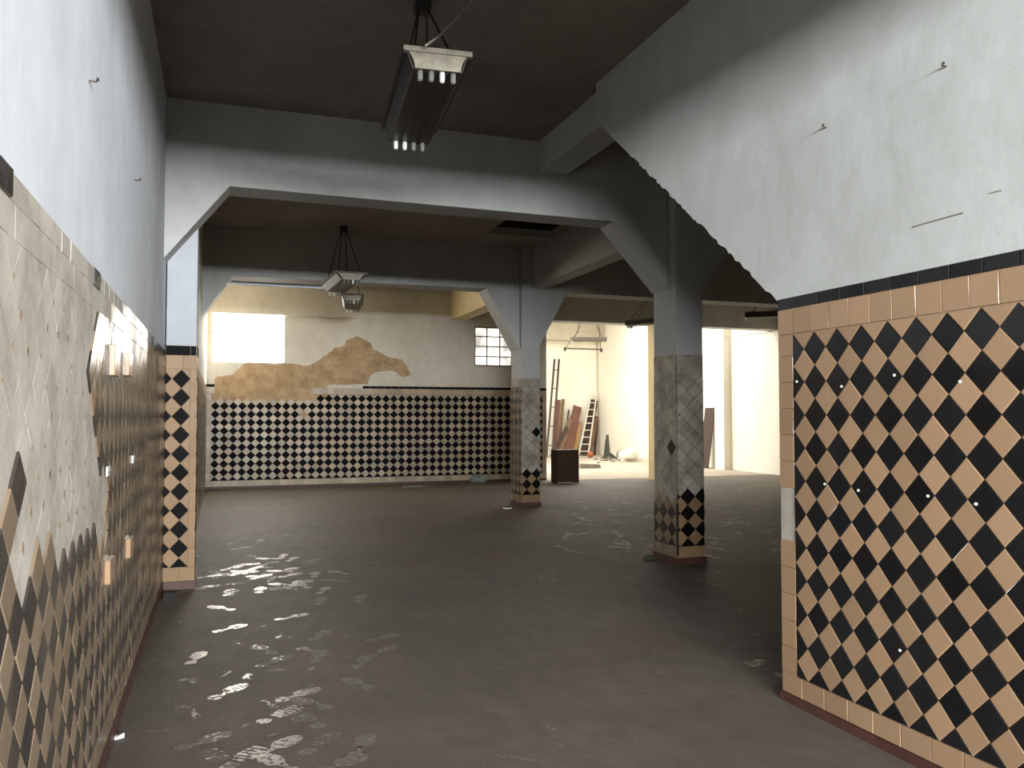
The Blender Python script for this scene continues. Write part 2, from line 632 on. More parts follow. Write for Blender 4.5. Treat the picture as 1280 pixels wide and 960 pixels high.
m = MB()
m.prism(fine, (0, -0.006, 0), (0, 0.02, 0))
m.build('exposed_render', M['render'], parent=wb)


def window(name, w, pane_mat, frame_mat, cols, rows, bar=0.02, depth=0.10):
    x0, x1, z0, z1 = w
    root = empty(name, ((x0 + x1) / 2, YB + depth, z0))
    root['kind'] = 'structure'
    hw, h = (x1 - x0) / 2, z1 - z0
    m = MB()
    fw = 0.035
    m.box(-hw, -hw + fw, -.02, .03, 0, h)
    m.box(hw - fw, hw, -.02, .03, 0, h)
    m.box(-hw + fw, hw - fw, -.02, .03, 0, fw)
    m.box(-hw + fw, hw - fw, -.02, .03, h - fw, h)
    m.build('window_frame', frame_mat, root)
    for c in range(1, cols):
        m = MB()
        x = -hw + 2 * hw * c / cols
        m.box(x - bar / 2, x + bar / 2, -.012, .012, fw, h - fw)
        m.build('glazing_bar', frame_mat, root)
    for r in range(1, rows):
        m = MB()
        z = h * r / rows
        m.box(-hw + fw, hw - fw, -.010, .010, z - bar / 2, z + bar / 2)
        m.build('glazing_bar', frame_mat, root)
    m = MB()
    m.box(-hw + .01, hw - .01, .016, .022, .01, h - .01)
    m.build('pane', pane_mat, root)
    return root


window('window_1', W1, M['pane_bright'], M['frame_white'], 2, 1, 0.012, 0.03)
window('window_2', W2, M['pane_small'], M['frame_iron'], 3, 4, 0.022, 0.07)

# shop front with the wide open door behind the camera
m = MB()
m.box(-0.8, 13.9, YF - 0.3, YF, 3.28, 4.6)
m.box(3.15, 13.9, YF - 0.3, YF, 0, 3.28)
m.build('wall_front', M['paint'], kind='structure')

# long white wall on the right and the yard behind the opening
m = MB()
m.prism([(XE, YF, 0), (XE, 17.5, 0), (13.95, 29.6, 0), (14.3, 29.6, 0), (14.3, YF, 0)], (0, 0, 0), (0, 0, 5.6))
we = m.build('wall_right_yard', M['paint_yard'], kind='structure')
m = MB()
m.box(13.27, 13.6, 19.85, 20.3, 0, 5.4)
m.build('trim_pilaster', M['paint_yard'], parent=we)
YE = 29.5
shell_box('wall_end_yard', 6.6, 14.1, YE, YE + 0.3, 0, 5.6, M['paint_yard'])
m = MB()
m.box(6.5, 6.8, 18.4, 19.2, 0, 5.6)
m.box(6.5, 6.8, 25.4, YE, 0, 5.6)
m.box(6.5, 6.8, 19.2, 25.4, 0, .7)
m.box(6.5, 6.8, 19.2, 25.4, 4.5, 5.6)
m.build('wall_left_yard', M['paint_yard'], kind='structure')
m = MB()
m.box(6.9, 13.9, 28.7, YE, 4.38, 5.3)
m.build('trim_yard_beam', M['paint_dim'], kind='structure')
m = MB()
m.box(13.25, 13.85, YE - .12, YE, 0, 4.38)
m.build('trim_yard_pilaster', M['paint_yard'], kind='structure')
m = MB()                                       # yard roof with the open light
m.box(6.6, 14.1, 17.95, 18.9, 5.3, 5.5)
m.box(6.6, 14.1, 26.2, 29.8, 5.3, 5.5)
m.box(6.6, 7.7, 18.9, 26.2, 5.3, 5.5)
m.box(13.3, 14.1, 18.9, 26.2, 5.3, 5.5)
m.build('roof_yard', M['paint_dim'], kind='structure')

# ------------------------------------------------------------------ beams
m = MB()
b1 = [(XL, 2.83), (0.055, 3.487), (3.74, 3.47), (4.355, 2.81), (4.355, ZC + .02), (XL, ZC + .02)]
m.prism([(x, 0, z) for x, z in b1], (0, 7.5, 0), (0, 7.83, 0))
m.box(4.685, XE, 7.5, 7.83, 3.5, ZC + .02)
o = m.build('beam', M['paint_beam'], kind='structure')
tag(o, 'first cross beam from the left wall, lit along its lower half', 'beam')
m = MB()
b2 = [(XL2, 2.97), (0.145, 3.585), (4.119, 3.605), (4.70, 2.60), (4.70, 4.34), (XL2, 4.34)]
m.prism([(x, 0, z) for x, z in b2], (0, 12.95, 0), (0, 13.4, 0))
b2 = [(5.045, 2.66), (5.57, 3.60), (XE, 3.60), (XE, 4.34), (5.045, 4.34)]
m.prism([(x, 0, z) for x, z in b2], (0, 12.95, 0), (0, 13.4, 0))
o = m.build('beam', M['paint_beam'], kind='structure')
tag(o, 'second cross beam resting on the smaller tiled pillar', 'beam')
m = MB()
m.box(2.93, 3.21, 5.9, 7.5, 3.89, ZC + .02)
o = m.build('beam', M['paint_beam'], kind='structure')
tag(o, 'short ceiling beam between the white right pier and the first cross beam', 'beam')
m = MB()
l2 = [(4.91, 7.83), (4.91, 12.95), (5.18, 12.95), (5.18, 7.83)]
m.prism([(x, y, 0) for x, y in l2], (0, 0, 3.65), (0, 0, 4.34))
o = m.build('beam', M['paint_beam'], kind='structure')
tag(o, 'lengthwise beam joining the two freestanding pillars', 'beam')
m = MB()
m.box(4.92, 5.27, 13.4, YB - .035, 3.68, 4.34)
o = m.build('beam', M['paint_cream'], kind='structure')
tag(o, 'lengthwise beam from the smaller pillar to the rear wall', 'beam')
m = MB()
m.box(xb1 - .1, XE, 17.6, 18.0, 3.70, 4.34)
m.box(xb1 - .1, XE, 17.6, 18.0, 4.34, 5.4)
o = m.build('beam', M['paint_beam'], kind='structure')
tag(o, 'header beam over the wide opening to the bright yard', 'beam')

# ------------------------------------------------------------------ tiles


def clip(poly, u0, u1, z0, z1):
    for ax, lim, sg in ((0, u0, 1), (0, u1, -1), (1, z0, 1), (1, z1, -1)):
        out = []
        for i in range(len(poly)):
            a, b = poly[i], poly[(i + 1) % len(poly)]
            da, db = (a[ax] - lim) * sg, (b[ax] - lim) * sg
            if da >= 0:
                out.append(a)
            if (da >= 0) != (db >= 0):
                t = da / (da - db)
                out.append((a[0] + (b[0] - a[0]) * t, a[1] + (b[1] - a[1]) * t))
        poly = out
        if len(poly) < 3:
            return []
    return poly


def area2(p):
    return abs(sum(p[i][0] * p[(i + 1) % len(p)][1] - p[(i + 1) % len(p)][0] * p[i][1] for i in range(len(p)))) / 2


class Tiles:
    """one face of wall tiling: slots 0 grout, 1 tan, 2 black, 3 mortar"""

    def __init__(s, O, U, Nn, seed=1):
        s.O, s.U, s.N = Vector(O), Vector(U), Vector(Nn)
        s.m = MB()
        s.R = random.Random(seed)
        s.imp = (0.0066, 0.0026) if seed in (21, 22, 23) else (0.0034, 0.0002)

    def P(s, u, z, h):
        return s.O + s.U * u + Vector((0, 0, z)) + s.N * h

    def back(s, u0, u1, z0, z1, h=0.003, m=0):
        q = [s.P(u0, z0, 0), s.P(u1, z0, 0), s.P(u1, z1, 0), s.P(u0, z1, 0)]
        s.m.prism(q, -s.N * 0.004, s.N * h, m)

    def tile(s, poly, m, h=0.011, gap=0.0016, bev=0.0022, tilt=0.0012, small=False):
        if len(poly) < 3 or (area2(poly) < 2e-4 and not small):
            return
        if area2([p for p in poly]) and sum(poly[i][0] * poly[(i + 1) % len(poly)][1] - poly[(i + 1) % len(poly)][0] * poly[i][1] for i in range(len(poly))) < 0:
            poly = poly[::-1]
        cu = sum(p[0] for p in poly) / len(poly)
        cz = sum(p[1] for p in poly) / len(poly)

        def inset(d):
            out = []
            for u, z in poly:
                L = math.hypot(u - cu, z - cz)
                k = max(0.2, 1 - d * 1.4 / max(L, 1e-4))
                out.append((cu + (u - cu) * k, cz + (z - cz) * k))
            return out
        r = s.R.random()
        a, b = s.R.uniform(-tilt, tilt) / 0.08, s.R.uniform(-tilt, tilt) / 0.08
        lo, hi = inset(gap), inset(gap + bev)
        n = len(poly)
        v = [s.P(u, z, 0.002) for u, z in lo] + [s.P(u, z, h - bev * .7) for u, z in lo] + \
            [s.P(u, z, h + a * (u - cu) + b * (z - cz)) for u, z in hi]
        fs = [tuple(range(2 * n, 3 * n))]
        for i in range(n):
            j = (i + 1) % n
            fs.append((i, j, n + j, n + i))
            fs.append((n + i, n + j, 2 * n + j, 2 * n + i))
        s.m.mesh(v, fs, m, r)

    def diamonds(s, u0, u1, z0, z1, dh, dv, uc, top, gone=None):
        """black diamonds centred at uc + i*dh, apexes of the first row at top"""
        ni0, ni1 = int((u0 - uc) / dh) - 2, int((u1 - uc) / dh) + 2
        nj = int((top - z0) / dv) + 2
        for j in range(-1, nj):
            for half in (0, 1):
                for i in range(ni0, ni1 + 1):
                    cu = uc + (i + 0.5 * half) * dh
                    cz = top - (j + 0.5 + 0.5 * half) * dv
                    poly = clip([(cu - dh / 2, cz), (cu, cz - dv / 2), (cu + dh / 2, cz), (cu, cz + dv / 2)], u0, u1, z0, z1)
                    if not poly:
                        continue
                    st = gone(cu, cz, s, half) if gone else 0
                    if st == 0:
                        s.tile(poly, 1 if half else 2)
                    elif st == 1:
                        s.tile(poly, 3, h=s.imp[0] + s.R.uniform(-.0003, .0003), gap=s.imp[1], bev=0.0006, tilt=0.0005)
                        for du, dz in ((-dh / 2, 0), (0, dv / 2)):
                            if s.R.random() < .4 and u0 < cu + du < u1 and z0 < cz + dz < z1:
                                e = s.R.uniform(.004, .010)
                                s.tile([(cu + du - e, cz + dz), (cu + du, cz + dz - 2 * e), (cu + du + e, cz + dz), (cu + du, cz + dz + 2 * e)], 0, h=.0065, gap=0, bev=.001, tilt=0, small=True)

    def row(s, u0, u1, z0, z1, w, m=1, gone=None, off=0.0, vertical=False):
        if vertical:
            z = z0 - off
            while z < z1:
                a, b = max(z, z0), min(z + w, z1)
                if b - a > .01:
                    st = gone((u0 + u1) / 2, (a + b) / 2, s, 0) if gone else 0
                    if st == 0:
                        s.tile([(u0, a), (u1, a), (u1, b), (u0, b)], m)
                    elif st == 1:
                        s.tile([(u0, a), (u1, a), (u1, b), (u0, b)], 3, h=0.0042, gap=.0008, bev=0.001, tilt=.001)
                z += w
        else:
            u = u0 - off
            while u < u1:
                a, b = max(u, u0), min(u + w, u1)
                if b - a > .01:
                    st = gone((a + b) / 2, (z0 + z1) / 2, s, 0) if gone else 0
                    if st == 0:
                        s.tile([(a, z0), (b, z0), (b, z1), (a, z1)], m)
                    elif st == 1:
                        s.tile([(a, z0), (b, z0), (b, z1), (a, z1)], 3, h=0.0042, gap=.0008, bev=0.001, tilt=.001)
                u += w

    def build(s, name, parent, mats):
        return s.m.build(name, mats, parent, fix=False)


def fixn(o):
    bm = bmesh.new()
    bm.from_mesh(o.data)
    bmesh.ops.recalc_face_normals(bm, faces=bm.faces)
    bm.to_mesh(o.data)
    bm.free()
    return o


TM = [M['grout'], M['tile_tan'], M['tile_black'], M['mortar']]
TMD = [M['grout_dark'], M['tile_tan_dusty'], M['tile_black_dusty'], M['mortar']]
TMB = [M['grout_dark'], M['tile_cream_back'], M['tile_black_back'], M['render']]
TMC = [M['grout_black'], M['tile_tan_matt'], M['tile_black_back'], M['mortar_grey']]
TMP = [M['grout'], M['tile_tan_matt'], M['tile_black_back'], M['mortar']]

# right pier: u runs from the free edge towards the camera
t = Tiles((XR, 3.73, 0), (0, -1, 0), (-1, 0, 0), 3)
UE = 3.73 - YF
t.back(0, UE, 0.045, 2.128)
bw_ = 0.122


def gone_r(u, z, s, half):
    return 1 if u < bw_ and 0.82 < z < 1.09 else 0


t.row(0, UE, 2.068, 2.128, 0.16, 2)
t.row(0, UE, 1.932, 2.066, 0.136, 1, off=0.01)
t.row(0, bw_, 0.148, 1.93, 0.139, 1, gone_r, vertical=True)
t.row(0, UE, 0.045, 0.146, 0.163, 1)
t.diamonds(bw_, UE, 0.148, 1.93, 0.163, 0.17, bw_ + 0.002, 1.93)
tr = fixn(t.build('tile_dado', wr, TM))
# side end of the pier
m = MB()
m.box(XR - .022, XR, YF, 3.735, 0, 0.042)
m.build('skirting', M['skirt'], wr)
for px, py in ((1118, 469), (1052, 483), (996, 477), (1200, 477), (1073, 613), (1031, 605), (1160, 620), (1220, 630), (1125, 813)):
    q = on_x(px, py, XR - .012)
    m = MB()
    m.tube([(q.x + .004, q.y, q.z), (q.x - .003, q.y, q.z)], 0.0065, 10)
    m.build('wall_plug', M['white_plug'], wr)

# left wall: u = y - YF
t = Tiles((XL, YF, 0), (0, 1, 0), (1, 0, 0), 5)
UL = 7.77 - YF
t.back(0, UL, 0.05, 1.0)
t.back(0, UL, 1.0, 2.06, m=3)
bare = [(-2000, -2500), (112, 330), (119, 412), (106, 470), (118, 540), (128, 600), (132, 650), (127, 688), (112, 674), (104, 690), (95, 675), (85, 688),
        (70, 715), (62, 690), (54, 690), (38, 705), (15, 770), (10, 725), (5, 700), (33, 592), (25, 560), (0, 650), (-2000, 2600)]


def gone_l(u, z, s, half):
    p = proj((XL, YF + u, z))
    if p[0] < -9000:
        return 1 if z > 1.2 else 0
    return 1 if inside(p, bare) else 0


def gone_lr(u, z, s, half):
    p = proj((XL, YF + u, z))
    return 1 if p[0] < 138 else 0


def gone_top(u, z, s, half):
    p = proj((XL, YF + u, z))
    return 1 if 16 < p[0] < 112 or 120 < p[0] < 150 else 0


t.row(0, UL, 1.995, 2.06, 0.163, 2, gone_top, off=0.1)
t.row(0, UL, 1.91, 1.993, 0.163, 1, gone_lr, off=0.04)
t.diamonds(0, UL, 0.19, 1.908, 0.163, 0.1635, 0.03, 1.908, gone_l)
t.row(0, UL, 0.075, 0.188, 0.163, 1)
fixn(t.build('tile_dado', wl, TMD))
m = MB()
m.box(XL, XL + .02, YF, 7.77, 0, 0.072)
m.build('skirting', M['skirt'], wl)

# rear wall
t = Tiles((XL2, YB, 0), (1, 0, 0), (0, -1, 0), 9)
UB = xb1 - XL2
t.back(0, UB, 0.05, 2.10, m=0)


def pxb(u, z):
    return proj((XL2 + u, YB, z))


def gone_b(u, z, s, half):
    p = pxb(u, z)
    x = p[0]
    if z > 1.86:
        if x < 395:
            return 1
        if half == 0 and (x < 355):
            return 1
    if z > 1.80 and half == 1 and x < 335:
        return 1
    if z > 1.93 and x < 412:
        return 1
    return 1 if 370 < x < 384 and 514 < p[1] < 523 and half == 0 else 0


def gone_bt(u, z, s, half):
    x = pxb(u, z)[0]
    if x < 264:
        return 0
    return 2 if x < 456 else 0


def gone_bb(u, z, s, half):
    x = pxb(u, z)[0]
    return 1 if (264 < x < 404 and not 385 < x < 403) else 0


DB = 0.1705
t.row(0, UB, 2.10, 2.155, 0.16, 2, gone_bt)
t.row(0, UB, 1.965, 2.098, 0.163, 1, gone_bb)
t.row(0, 0.10, 0.17, 1.96, 0.163, 1, vertical=True)
t.row(UB - .11, UB, 0.17, 1.96, 0.163, 1, vertical=True)
t.diamonds(0.10, UB - .11, 0.17, 1.96, 0.1765, DB, -0.089 - XL2, 1.96, gone_b)
t.row(0, UB, 0.05, 0.168, 0.163, 1)
fixn(t.build('tile_dado', wb, TMB))
m = MB()
m.box(XL2, xb1, YB - .018, YB, 0, 0.048)
m.build('skirting', M['skirt'], wb)

# left wall of the rear bays
t = Tiles((XL2, 8.2, 0), (0, 1, 0), (1, 0, 0), 10)
UL2 = YB - 8.2 - .02
t.back(0, UL2, 0.05, 2.10)
t.row(0, UL2, 1.93, 2.10, 0.163, 1)
t.diamonds(0, UL2, 0.17, 1.928, 0.17, 0.17, 0.03, 1.928)
t.row(0, UL2, 0.05, 0.168, 0.163, 1)
fixn(t.build('tile_dado', wl2, TMD))

# ------------------------------------------------------------------ pillars


def pillar(name, x0, x1, y0, y1, ztop, mat, label, faces, mats, dado=2.12, skirt=0.07):
    """faces: list of (which, function(Tiles, width))"""
    root = empty(name, ((x0 + x1) / 2, (y0 + y1) / 2, 0))
    tag(root, label, 'pillar', kind='thing')
    cx, cy = (x0 + x1) / 2, (y0 + y1) / 2
    m = MB()
    e = 0.012
    m.box(x0 + e - cx, x1 - e - cx, y0 + e - cy, y1 - cy - e, 0, ztop)
    m.build('shaft', mat, root)
    for which, fn, mt in faces:
        if which == 'front':
            t = Tiles((x0 + e - cx, y0 + e - cy, 0), (1, 0, 0), (0, -1, 0), 21)
            fn(t, x1 - x0 - 2 * e)
        elif which == 'left':
            t = Tiles((x0 + e - cx, y1 - e - cy, 0), (0, -1, 0), (-1, 0, 0), 22)
            fn(t, y1 - y0 - 2 * e)
        else:
            t = Tiles((x1 - e - cx, y0 + e - cy, 0), (0, 1, 0), (1, 0, 0), 23)
            fn(t, y1 - y0 - 2 * e)
        fixn(t.build('tile_cladding', root, mt))
    m = MB()
    m.box(x0 - .008 - cx, x1 + .008 - cx, y0 - .008 - cy, y1 + .008 - cy, 0, skirt)
    m.build('skirting', M['skirt'], root)
    return root


def c1_front(t, w):
    t.back(0, w, 0.07, 2.115)
    t.row(0, w, 2.03, 2.115, 0.2, 2)
    t.row(0, w, 1.91, 2.028, 0.14, 1)
    t.row(w - .045, w, 0.19, 1.908, 0.16, 1, vertical=True)
    t.diamonds(0, w - .045, 0.19, 1.908, 0.152, 0.1635, 0.128, 1.906)
    t.row(0, w, 0.07, 0.188, 0.13, 1)


def c1_side(t, w):
    t.back(0, w, 0.07, 2.115)
    t.row(0, w, 2.03, 2.115, 0.2, 2)
    t.row(0, w, 1.91, 2.028, 0.14, 1)
    t.diamonds(0, w, 0.19, 1.908, 0.163, 0.1635, 0.08, 1.906)
    t.row(0, w, 0.07, 0.188, 0.13, 1)


p1 = pillar('pillar', XL, -0.19, 7.77, 8.2, 3.45, M['paint_post'], 'engaged white pillar with complete checkered tiling at the left wall',
            [('front', c1_front, TMP), ('right', c1_side, TMP)], TMP)


def mid_front(t, w):
    t.back(0, w, 0.07, 2.125)
    t.row(0, w, 2.03, 2.125, 0.17, 1, lambda *a: 1)
    t.row(0, w, 1.92, 2.03, 0.15, 1, lambda *a: 1)
    t.diamonds(0, w, 0.185, 1.92, 0.173, 0.166, 0.115, 0.767 + 7 * 0.166,
               lambda u, z, s, h: 1 if z > (0.72 if h else 0.73) else 0)
    t.row(0, w, 0.07, 0.183, 0.13, 1)


def mid_left(t, w):
    t.back(0, w, 0.07, 2.125)
    t.row(0, w, 2.03, 2.125, 0.17, 1, lambda *a: 1)
    t.row(0, w, 1.92, 2.03, 0.15, 1, lambda *a: 1)
    top = 0.60 + 8 * 0.166

    def gn(u, z, s, h):
        if abs(u - 0.355) < .05 and abs(z - (0.60 + 3.5 * .166)) < .03 and h == 0:
            return 0
        return 1 if z > (0.60 if h else 0.62) else 0
    t.diamonds(0, w, 0.185, 1.92, 0.173, 0.166, 0.355 - .173 * 3, top, gn)
    t.row(0, w, 0.07, 0.183, 0.17, 1)


p2 = pillar('pillar', 4.355, 4.685, 7.35, 7.83, ZC - .002, M['paint_beam'], 'larger freestanding pillar with bare mortar above a few remaining checkered tiles',
            [('front', mid_front, TMC), ('left', mid_left, [M['grout_black'], M['tile_tan_dusty'], M['tile_black_dusty'], M['mortar_grey']]), ('right', mid_front, TMC)], TMC)
m = MB()      # bracket on the far side of the shaft
m.prism([(0.15, 0, 2.80), (0.72, 0, 3.5), (0.15, 0, 3.5)], (0, -.228, 0), (0, .228, 0))
m.build('bracket', M['paint_beam'], p2)
m = MB()      # black edging strip left on the corner
m.box(-.167, -.150, -.243, -.226, 0.10, 0.62)
m.build('corner_strip', M['black_box'], p2)


def c2_front(t, w):
    t.back(0, w, 0.07, 2.12)
    t.row(0, w, 1.99, 2.12, 0.17, 1, lambda *a: 1)

    def gn(u, z, s, h):
        if h == 0 and u > .2 and abs(z - 1.15) < .09:
            return 0
        return 1 if z > 0.56 else 0
    t.diamonds(0, w, 0.20, 1.99, 0.172, 0.172, 0.088, 0.20 + 10.5 * .172, gn)
    t.row(0, w, 0.07, 0.198, 0.17, 1)


def c2_left(t, w):
    t.back(0, w, 0.07, 2.12)
    t.row(0, w, 1.99, 2.12, 0.17, 1, lambda *a: 1)
    t.diamonds(0, w, 0.20, 1.99, 0.172, 0.172, 0.088, 0.20 + 10.5 * .172)
    t.row(0, w, 0.07, 0.198, 0.17, 1)


p3 = pillar('pillar', 4.70, 5.045, 12.87, 13.4, 4.318, M['paint_beam'], 'smaller freestanding pillar farther back with mostly bare grey front',
            [('front', c2_front, TMC), ('left', c2_left, TMD), ('right', c2_left, TMD)], TMC)
m = MB()
m.box(-.22, .22, -.2, .2, 0, 3.70)
pz_ = empty('pillar', (9.87, 17.38, 0))
tag(pz_, 'smooth cream pillar in the wide opening to the yard', 'pillar', kind='thing')
m.build('shaft', M['paint_cream'], pz_)
m = MB()
m.box(-.23, .23, -.21, .21, 0, .06)
m.build('skirting', M['paint_cream'], pz_)

# ------------------------------------------------------------------ lamps


def lamp(loc, rz, mount_h, label, L=1.27, wt=0.34, wb=0.255, h=0.10, dark=True, mount_dx=0.0, mount_dy=0.0):
    """hanging four-tube fluorescent fitting without tubes: local Y is its length, origin at its underside"""
    root = empty('fluorescent_fixture', loc, rz)
    tag(root, label, 'ceiling lamp', 'hanging fluorescent fixtures')
    hl = L / 2
    side = M['lamp_dark'] if dark else M['lamp_metal']
    m = MB()       # sloping reflector body, open trapezoid
    for sx in (-1, 1):
        m.prism([(sx * wb / 2, 0, 0), (sx * (wb / 2 + .012), 0, .003), (sx * wt / 2, 0, h - .012), (sx * (wt / 2 - .012), 0, h - .012)], (0, -hl + .01, 0), (0, hl - .01, 0))
    m.build('reflector', side, root)
    m = MB()
    m.box(-wb / 2, wb / 2, -hl + .01, hl - .01, 0.0, .012)
    for x in (-.06, 0, .06):
        m.box(x - .003, x + .003, -hl + .03, hl - .03, -.004, 0)
    m.build('underside', M['lamp_dark'], root)
    for sy in (-1, 1):
        m = MB()       # flared end plate with curved sides
        pts = []
        for k in range(7):
            a = k / 6
            pts.append((-(wb / 2 + (wt / 2 - wb / 2) * a ** 2.0), 0, h * a))
        pts += [(-x, y, z) for x, y, z in pts[::-1]]
        m.prism(pts, (0, sy * hl - .008, 0), (0, sy * hl + .008, 0))
        m.build('end_plate', M['lamp_cream'], root)
    for a, b in ((-hl - .02, -hl + .012), (hl - .012, hl + .02)):
        m = MB()
        m.box(-wt / 2 - .02, wt / 2 + .02, a, b, h - .012, h + .016)
        m.build('top_rim', M['lamp_cream'] if dark else M['lamp_metal'], root)
    m = MB()
    m.box(-wt / 2 - .02, -wt / 2 + .012, -hl + .012, hl - .012, h - .012, h + .016)
    m.box(wt / 2 - .012, wt / 2 + .02, -hl + .012, hl - .012, h - .012, h + .016)
    m.box(-wt / 2 + .012, wt / 2 - .012, -hl + .012, hl - .012, h - .004, h + .006)
    m.build('housing', side, root)
    k = 0
    for sy in (-1, 1):
        for i in range(4):
            x = -wb / 2 + wb * (i + .55) / 4.15
            m = MB()
            y = sy * (hl - .03)
            m.tube([(x, y, .005), (x, y, -.032), (x, y, -.050), (x, y, -.056)], [.0155, .0155, .014, .006], 10)
            grey = (sy < 0 and i != 2) or (sy > 0 and i > 1)
            m.build('lampholder', M['holder_grey'] if grey else M['holder'], root, smooth=False)
            k += 1
    top = mount_h - loc[2]
    m = MB()
    m.box(mount_dx - .05, mount_dx + .05, mount_dy - .05, mount_dy + .05, top - .07, top)
    m.build('ceiling_rose', M['lamp_dark'], root)
    for sx in (-1, 1):
        for sy in (-1, 1):
            m = MB()
            a = Vector((sx * (wt / 2 - .05), sy * (hl - .12), h))
            b = Vector((mount_dx + sx * .03, mount_dy + sy * .03, top - .06))
            n = 24
            m.tube([a.lerp(b, i / n) + Vector((.004 * (i % 2), .004 * ((i + 1) % 2), 0)) for i in range(n + 1)], 0.0065, 6)
            m.build('chain', M['chain'], root)
    return root


lamp((1.165, 5.0, 3.40), -0.09, ZC, 'nearest hanging fluorescent fixture, at the top of the photo, with white tube holders', mount_dx=0.03, mount_dy=0.2)
lamp((1.70, 12.36, 3.42), 0.04, zc2, 'fluorescent fixture hung by four chains in front of the second cross beam', L=1.3, wt=0.43, dark=False)
lamp((2.2, 14.8, 3.47), -0.15, zc2, 'dark fluorescent fixture partly hidden behind the one hung near the second beam', L=1.3, wt=0.36, dark=False)
lamp((8.95, 16.05, 3.52), 0.5, zc2, 'dark fluorescent fixture showing beside the larger freestanding pillar', L=1.3)
lamp((10.75, 14.1, 3.52), 0.9, zc2, 'dark fluorescent fixture showing under the sloping edge of the white pier', L=1.3)
lamp((12.25, 26.6, 4.15), 1.25, 5.3, 'white fluorescent fixture hung crooked in the bright yard', L=1.25, dark=False)
q = on_y(729, 437, 27.6)
r_ = empty('batten_light', (q.x, 27.6, q.z))
tag(r_, 'thin bare batten light hanging below the white yard fixture', 'lamp')
m = MB()
m.box(-.75, .75, -.03, .03, 0, .05)
m.build('batten', M['steel'], r_)
for sx in (-1, 1):
    m = MB()
    m.box(sx * .73 - .03, sx * .73 + .03, -.035, .035, -.07, .06)
    m.build('lampholder', M['lamp_dark'], r_)
for pts in ([(-.7, 0, .05), (-.2, 0, 0.65), (-.15, 0, 5.3 - q.z)], [(.7, 0, .05), (.6, 0, 5.3 - q.z)]):
    m = MB()
    m.tube(pts, .012, 6)
    m.build('hanger', M['chain'], r_)

# ------------------------------------------------------------------ cables
m = MB()
a, b = Vector((1.13, 4.62, 3.52)), Vector((1.56, 4.85, ZC))
pts = []
for px, py, f in ((532, 57, 0), (549, 45, .2), (556, 36, .35), (566, 28, .5), (575, 16, .75), (584, 6, .9), (592, -6, 1.02)):
    z = 3.5 + (ZC - 3.5) * f
    pts.append(on_floor(px, py, z))
m.tube(pts, 0.007, 8)
tag(m.build('cable', M['cord'], smooth=True), 'grey power cord running from the nearest fixture up to the ceiling', 'cable')
m = MB()
pts = [on_x(px, py, 13.38) for px, py in ((908, 420), (916, 421), (928, 420), (940, 417), (955, 416), (972, 412))]
m.tube(pts, 0.012, 8)
tag(m.build('cable', M['cord'], smooth=True), 'thin cable along the long white wall beyond the pillars', 'cable')

# ------------------------------------------------------------------ loose tiles and small marks on the left wall
for k, (px, py, ln, hh) in enumerate(((143, 451, .155, .135), (161, 456, .155, .115), (137, 712, .165, .10), (162, 683, .165, .10))):
    q = on_x(px, py, XL + .02)
    m = MB()
    m.box(-.006, .018, -ln / 2, ln / 2, -hh / 2, hh / 2)
    root = m.build('wall_tile', [M['tile_tan']])
    root.location = (XL + .014, q.y, q.z)
    bv = root.modifiers.new('soft', 'BEVEL')
    bv.width = .003
    root.rotation_euler = (0, 0, 0)
    tag(root, ('raised tan tile near the top of the left dado, nearer the camera', 'raised tan tile near the top of the left dado, nearer the pillar',
               'raised tan tile low on the left dado, nearer the camera', 'raised tan tile low on the left dado, nearer the pillar')[k], 'tile', 'raised tan tiles on the left wall')
for k, (px, py) in enumerate(((137, 590), (168, 575))):
    q = on_x(px, py, XL + .02)
    r_ = empty('wall_hook', (XL + .012, q.y, q.z))
    tag(r_, ('white metal hook on the left tiles, nearer the camera', 'white metal hook on the left tiles, nearer the pillar')[k], 'hook', 'white hooks on the left wall')
    m = MB()
    m.box(0, .006, -.05, .05, -.015, .025)
    m.build('plate', M['holder'], r_)
    m = MB()
    m.tube([(.004, 0, 0), (.03, 0, -.01), (.034, 0, .015)], .005, 8)
    m.build('prong', M['steel'], r_)

# nails
for k, (px, py, X, lab) in enumerate(((1183, 83, XR, 'bent nail high on the white right pier'), (1033, 159, XR, 'bent nail in the white right pier nearer the sloping edge'),
                                      (111, 101, XL, 'nail high on the left wall nearer the camera'), (168, 225, XL, 'nail in the left wall nearer the pillar'))):
    q = on_x(px, py, X)
    s = -1 if X > 0 else 1
    m = MB()
    m.tube([(q.x - s * .01, q.y, q.z), (q.x + s * .025, q.y, q.z), (q.x + s * .03, q.y - .012, q.z + .004)], .0035, 8)
    m.tube([(q.x + s * .03, q.y - .012, q.z + .004), (q.x + s * .032, q.y - .013, q.z + .004)], .007, 8)
    tag(m.build('nail', M['steel']), lab, 'nail', 'nails in the walls')
for a, b, w in (((1140, 284), (1204, 266), .006), ((1236, 242), (1252, 238), .004)):
    p, q = on_x(*a, XR), on_x(*b, XR)
    m = MB()
    m.bar(p + Vector((-.001, 0, 0)), q + Vector((-.001, 0, 0)), w, .002, (0, 0, 1))
    m.build('scratch', M['scratch'], wr)

# ------------------------------------------------------------------ things in and before the yard
r_ = empty('wooden_box', (7.33, 17.16, 0))
tag(r_, 'dark brown wooden box standing at the end of the tiled rear wall', 'box')
m = MB()
m.box(-.19, .29, -.02, .0, .015, .735)
m.build('front_board', M['wood_dark'], r_)
m = MB()
m.box(-.21, -.19, -.025, .36, 0, .74)
m.build('side_board', M['wood_deep'], r_)
m = MB()
m.box(.29, .31, -.025, .36, 0, .74)
m.build('side_board', M['wood_deep'], r_)
m = MB()
m.box(-.19, .29, 0, .36, .715, .74)
m.build('top_board', M['wood_deep'], r_)


